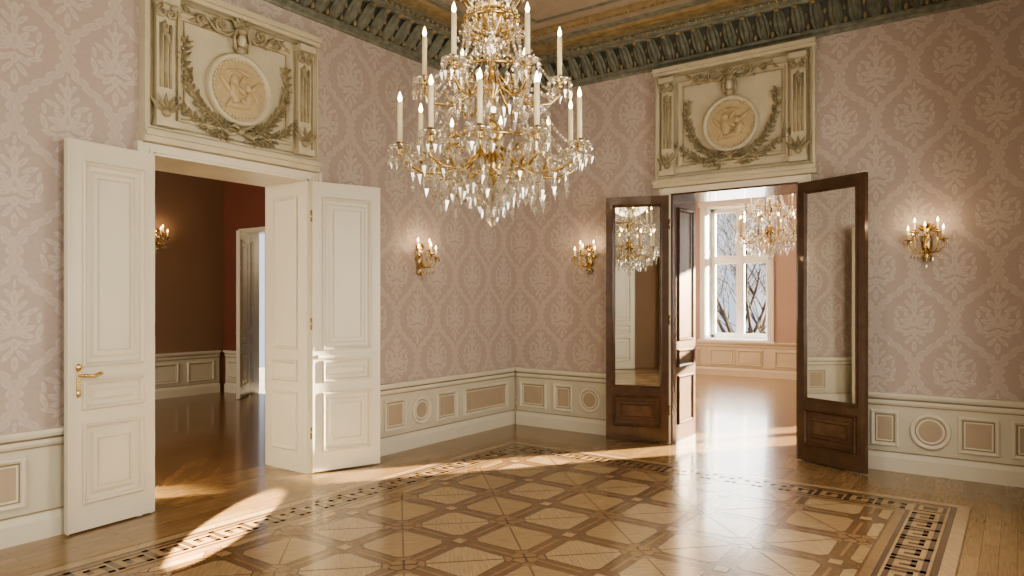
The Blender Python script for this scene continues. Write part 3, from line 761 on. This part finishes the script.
# ---------------------------------------------------------------- exterior
b=B(); b.box(-60,60,14.6,120,-5.2,-5,'ground_grass'); b.obj('ground')
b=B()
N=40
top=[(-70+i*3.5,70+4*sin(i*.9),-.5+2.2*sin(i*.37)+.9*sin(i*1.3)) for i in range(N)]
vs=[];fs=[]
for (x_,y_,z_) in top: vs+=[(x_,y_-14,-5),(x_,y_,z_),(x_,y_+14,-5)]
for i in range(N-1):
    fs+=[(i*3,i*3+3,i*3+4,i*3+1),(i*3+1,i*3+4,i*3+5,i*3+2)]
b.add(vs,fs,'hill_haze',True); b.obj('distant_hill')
def tree(name,x0,y0,z0,h,seed):
    rnd=random.Random(seed); b=B()
    def br(p,d,L,r,lev):
        pts=[p.copy()];rad=[r]; q=p.copy(); dd=d.copy(); n=5
        for i in range(n):
            dd=(dd+Vector((rnd.uniform(-.16,.16),rnd.uniform(-.16,.16),rnd.uniform(-.02,.10)))).normalized()
            q=q+dd*L/n; pts.append(q.copy()); rad.append(r*(1-.55*(i+1)/n))
        b.tube([tuple(k) for k in pts],rad,'tree_bark',5 if lev<2 else 3,False)
        if lev>=5: return
        m_=3 if lev<2 else (3 if lev<4 else 2)
        for i in range(m_+ (1 if lev==0 else 0)):
            k=rnd.choice([3,4,5]) if lev else rnd.choice([2,3,4,5])
            a=rnd.uniform(0,2*pi); sp_=rnd.uniform(.45,.95)
            nd=(dd+Vector((cos(a)*sp_,sin(a)*sp_,rnd.uniform(-.1,.3)))).normalized()
            br(pts[k],nd,L*rnd.uniform(.55,.78),max(rad[k]*.65,.016),lev+1)
    br(Vector((x0,y0,z0)),Vector((0,0,1)),h*.40,h*.018,0); b.obj(name)
tree('bare_tree',-8.0,28,-5,14,3); tree('bare_tree.001',-12.0,36,-5,15,5); tree('bare_tree.002',-10.4,42,-5,14,11); tree('bare_tree.003',-15.5,48,-5,15,17)
tree('bare_tree.004',-4.0,39,-5,13,23)

# ---------------------------------------------------------------- lights
def area(name,loc,d,sx,sy,en,col,spread=180):
    l=bpy.data.lights.new(name,'AREA'); l.shape='RECTANGLE'; l.size=sx; l.size_y=sy; l.energy=en; l.color=col; l.spread=math.radians(spread)
    o=bpy.data.objects.new(name,l); o.location=loc; o.rotation_euler=Vector(d).to_track_quat('-Z','Y').to_euler(); scene.collection.objects.link(o); return o
day=(1,.925,.79)
area('daylight_east_a',(XE-.06,1.55,1.9),(-1,0,-.2),1.2,2.2,88,day)
area('daylight_east_b',(XE-.06,4.85,1.9),(-1,-.25,-.2),1.2,2.2,70,day)
area('fill_south',(-3.2,YS+.12,1.9),(0,1,-.15),2.0,2.2,64,day)  # fill lamp added before the blank south wall, which has no window
area('parlour_fill',(-8.2,-.45,2.1),(-.1,1,0),2.4,2.4,160,(1,.88,.72))  # fill lamp added to brighten the west room; no window modelled there
area('corridor_lamp',(-9.4,7.1,2.6),(0,-1,-.1),1.0,1.2,4,(1,.9,.75))  # small area lamp behind the parlour's north door, no window modelled
for i,(a,c) in enumerate(wins):
    area('salon_daylight_%d'%i,((a+c)/2,YW-.05,2.05),(0,-1,-.25),1.1,2.5,70,(1,.96,.9))
az=Vector((-.57,-.82,0)).normalized(); el=math.radians(10)
sd=az*cos(el)+Vector((0,0,-sin(el)))
l=bpy.data.lights.new('sun','SUN'); l.energy=105; l.angle=math.radians(.4); l.color=(1,.83,.58)
o=bpy.data.objects.new('sun',l); o.rotation_euler=sd.to_track_quat('-Z','Y').to_euler(); o.location=(10,30,12); scene.collection.objects.link(o)
l=bpy.data.lights.new('streak_spot','SPOT'); l.energy=48000; l.spot_blend=.2; l.color=(1,.83,.58); l.shadow_soft_size=.02  # spot lamp added inside the room to lay the left floor streak
o=bpy.data.objects.new('streak_spot',l); P0=Vector((-1.9,-.75,.95)); tgt=Vector((-4.24,2.66,0))
o.location=P0; o.rotation_euler=(tgt-P0).to_track_quat('-Z','Y').to_euler(); l.spot_size=math.radians(5.0); scene.collection.objects.link(o)

w=bpy.data.worlds.new('World'); scene.world=w; w.use_nodes=True; nt=w.node_tree; bg=nt.nodes['Background']
tc=nt.nodes.new('ShaderNodeTexCoord'); nz=nt.nodes.new('ShaderNodeTexNoise'); nz.inputs['Scale'].default_value=3; nt.links.new(tc.outputs['Generated'],nz.inputs['Vector'])
cl=mixc(nt,nz.outputs[0],(.55,.72,1.0),(1,1,1)); nt.links.new(cl,bg.inputs[0]); bg.inputs[1].default_value=1.1

try: scene.view_settings.look='AgX - Medium High Contrast'
except Exception: pass
# ---------------------------------------------------------------- camera
cam=bpy.data.cameras.new('camera'); cam.sensor_width=36; cam.lens=704/1024*36; cam.shift_y=13/1024; cam.clip_start=.02; cam.clip_end=400
co=bpy.data.objects.new('camera',cam); co.location=(0,0,1.5); co.rotation_euler=(math.radians(90),0,math.radians(35.7)); scene.collection.objects.link(co)
scene.camera=co
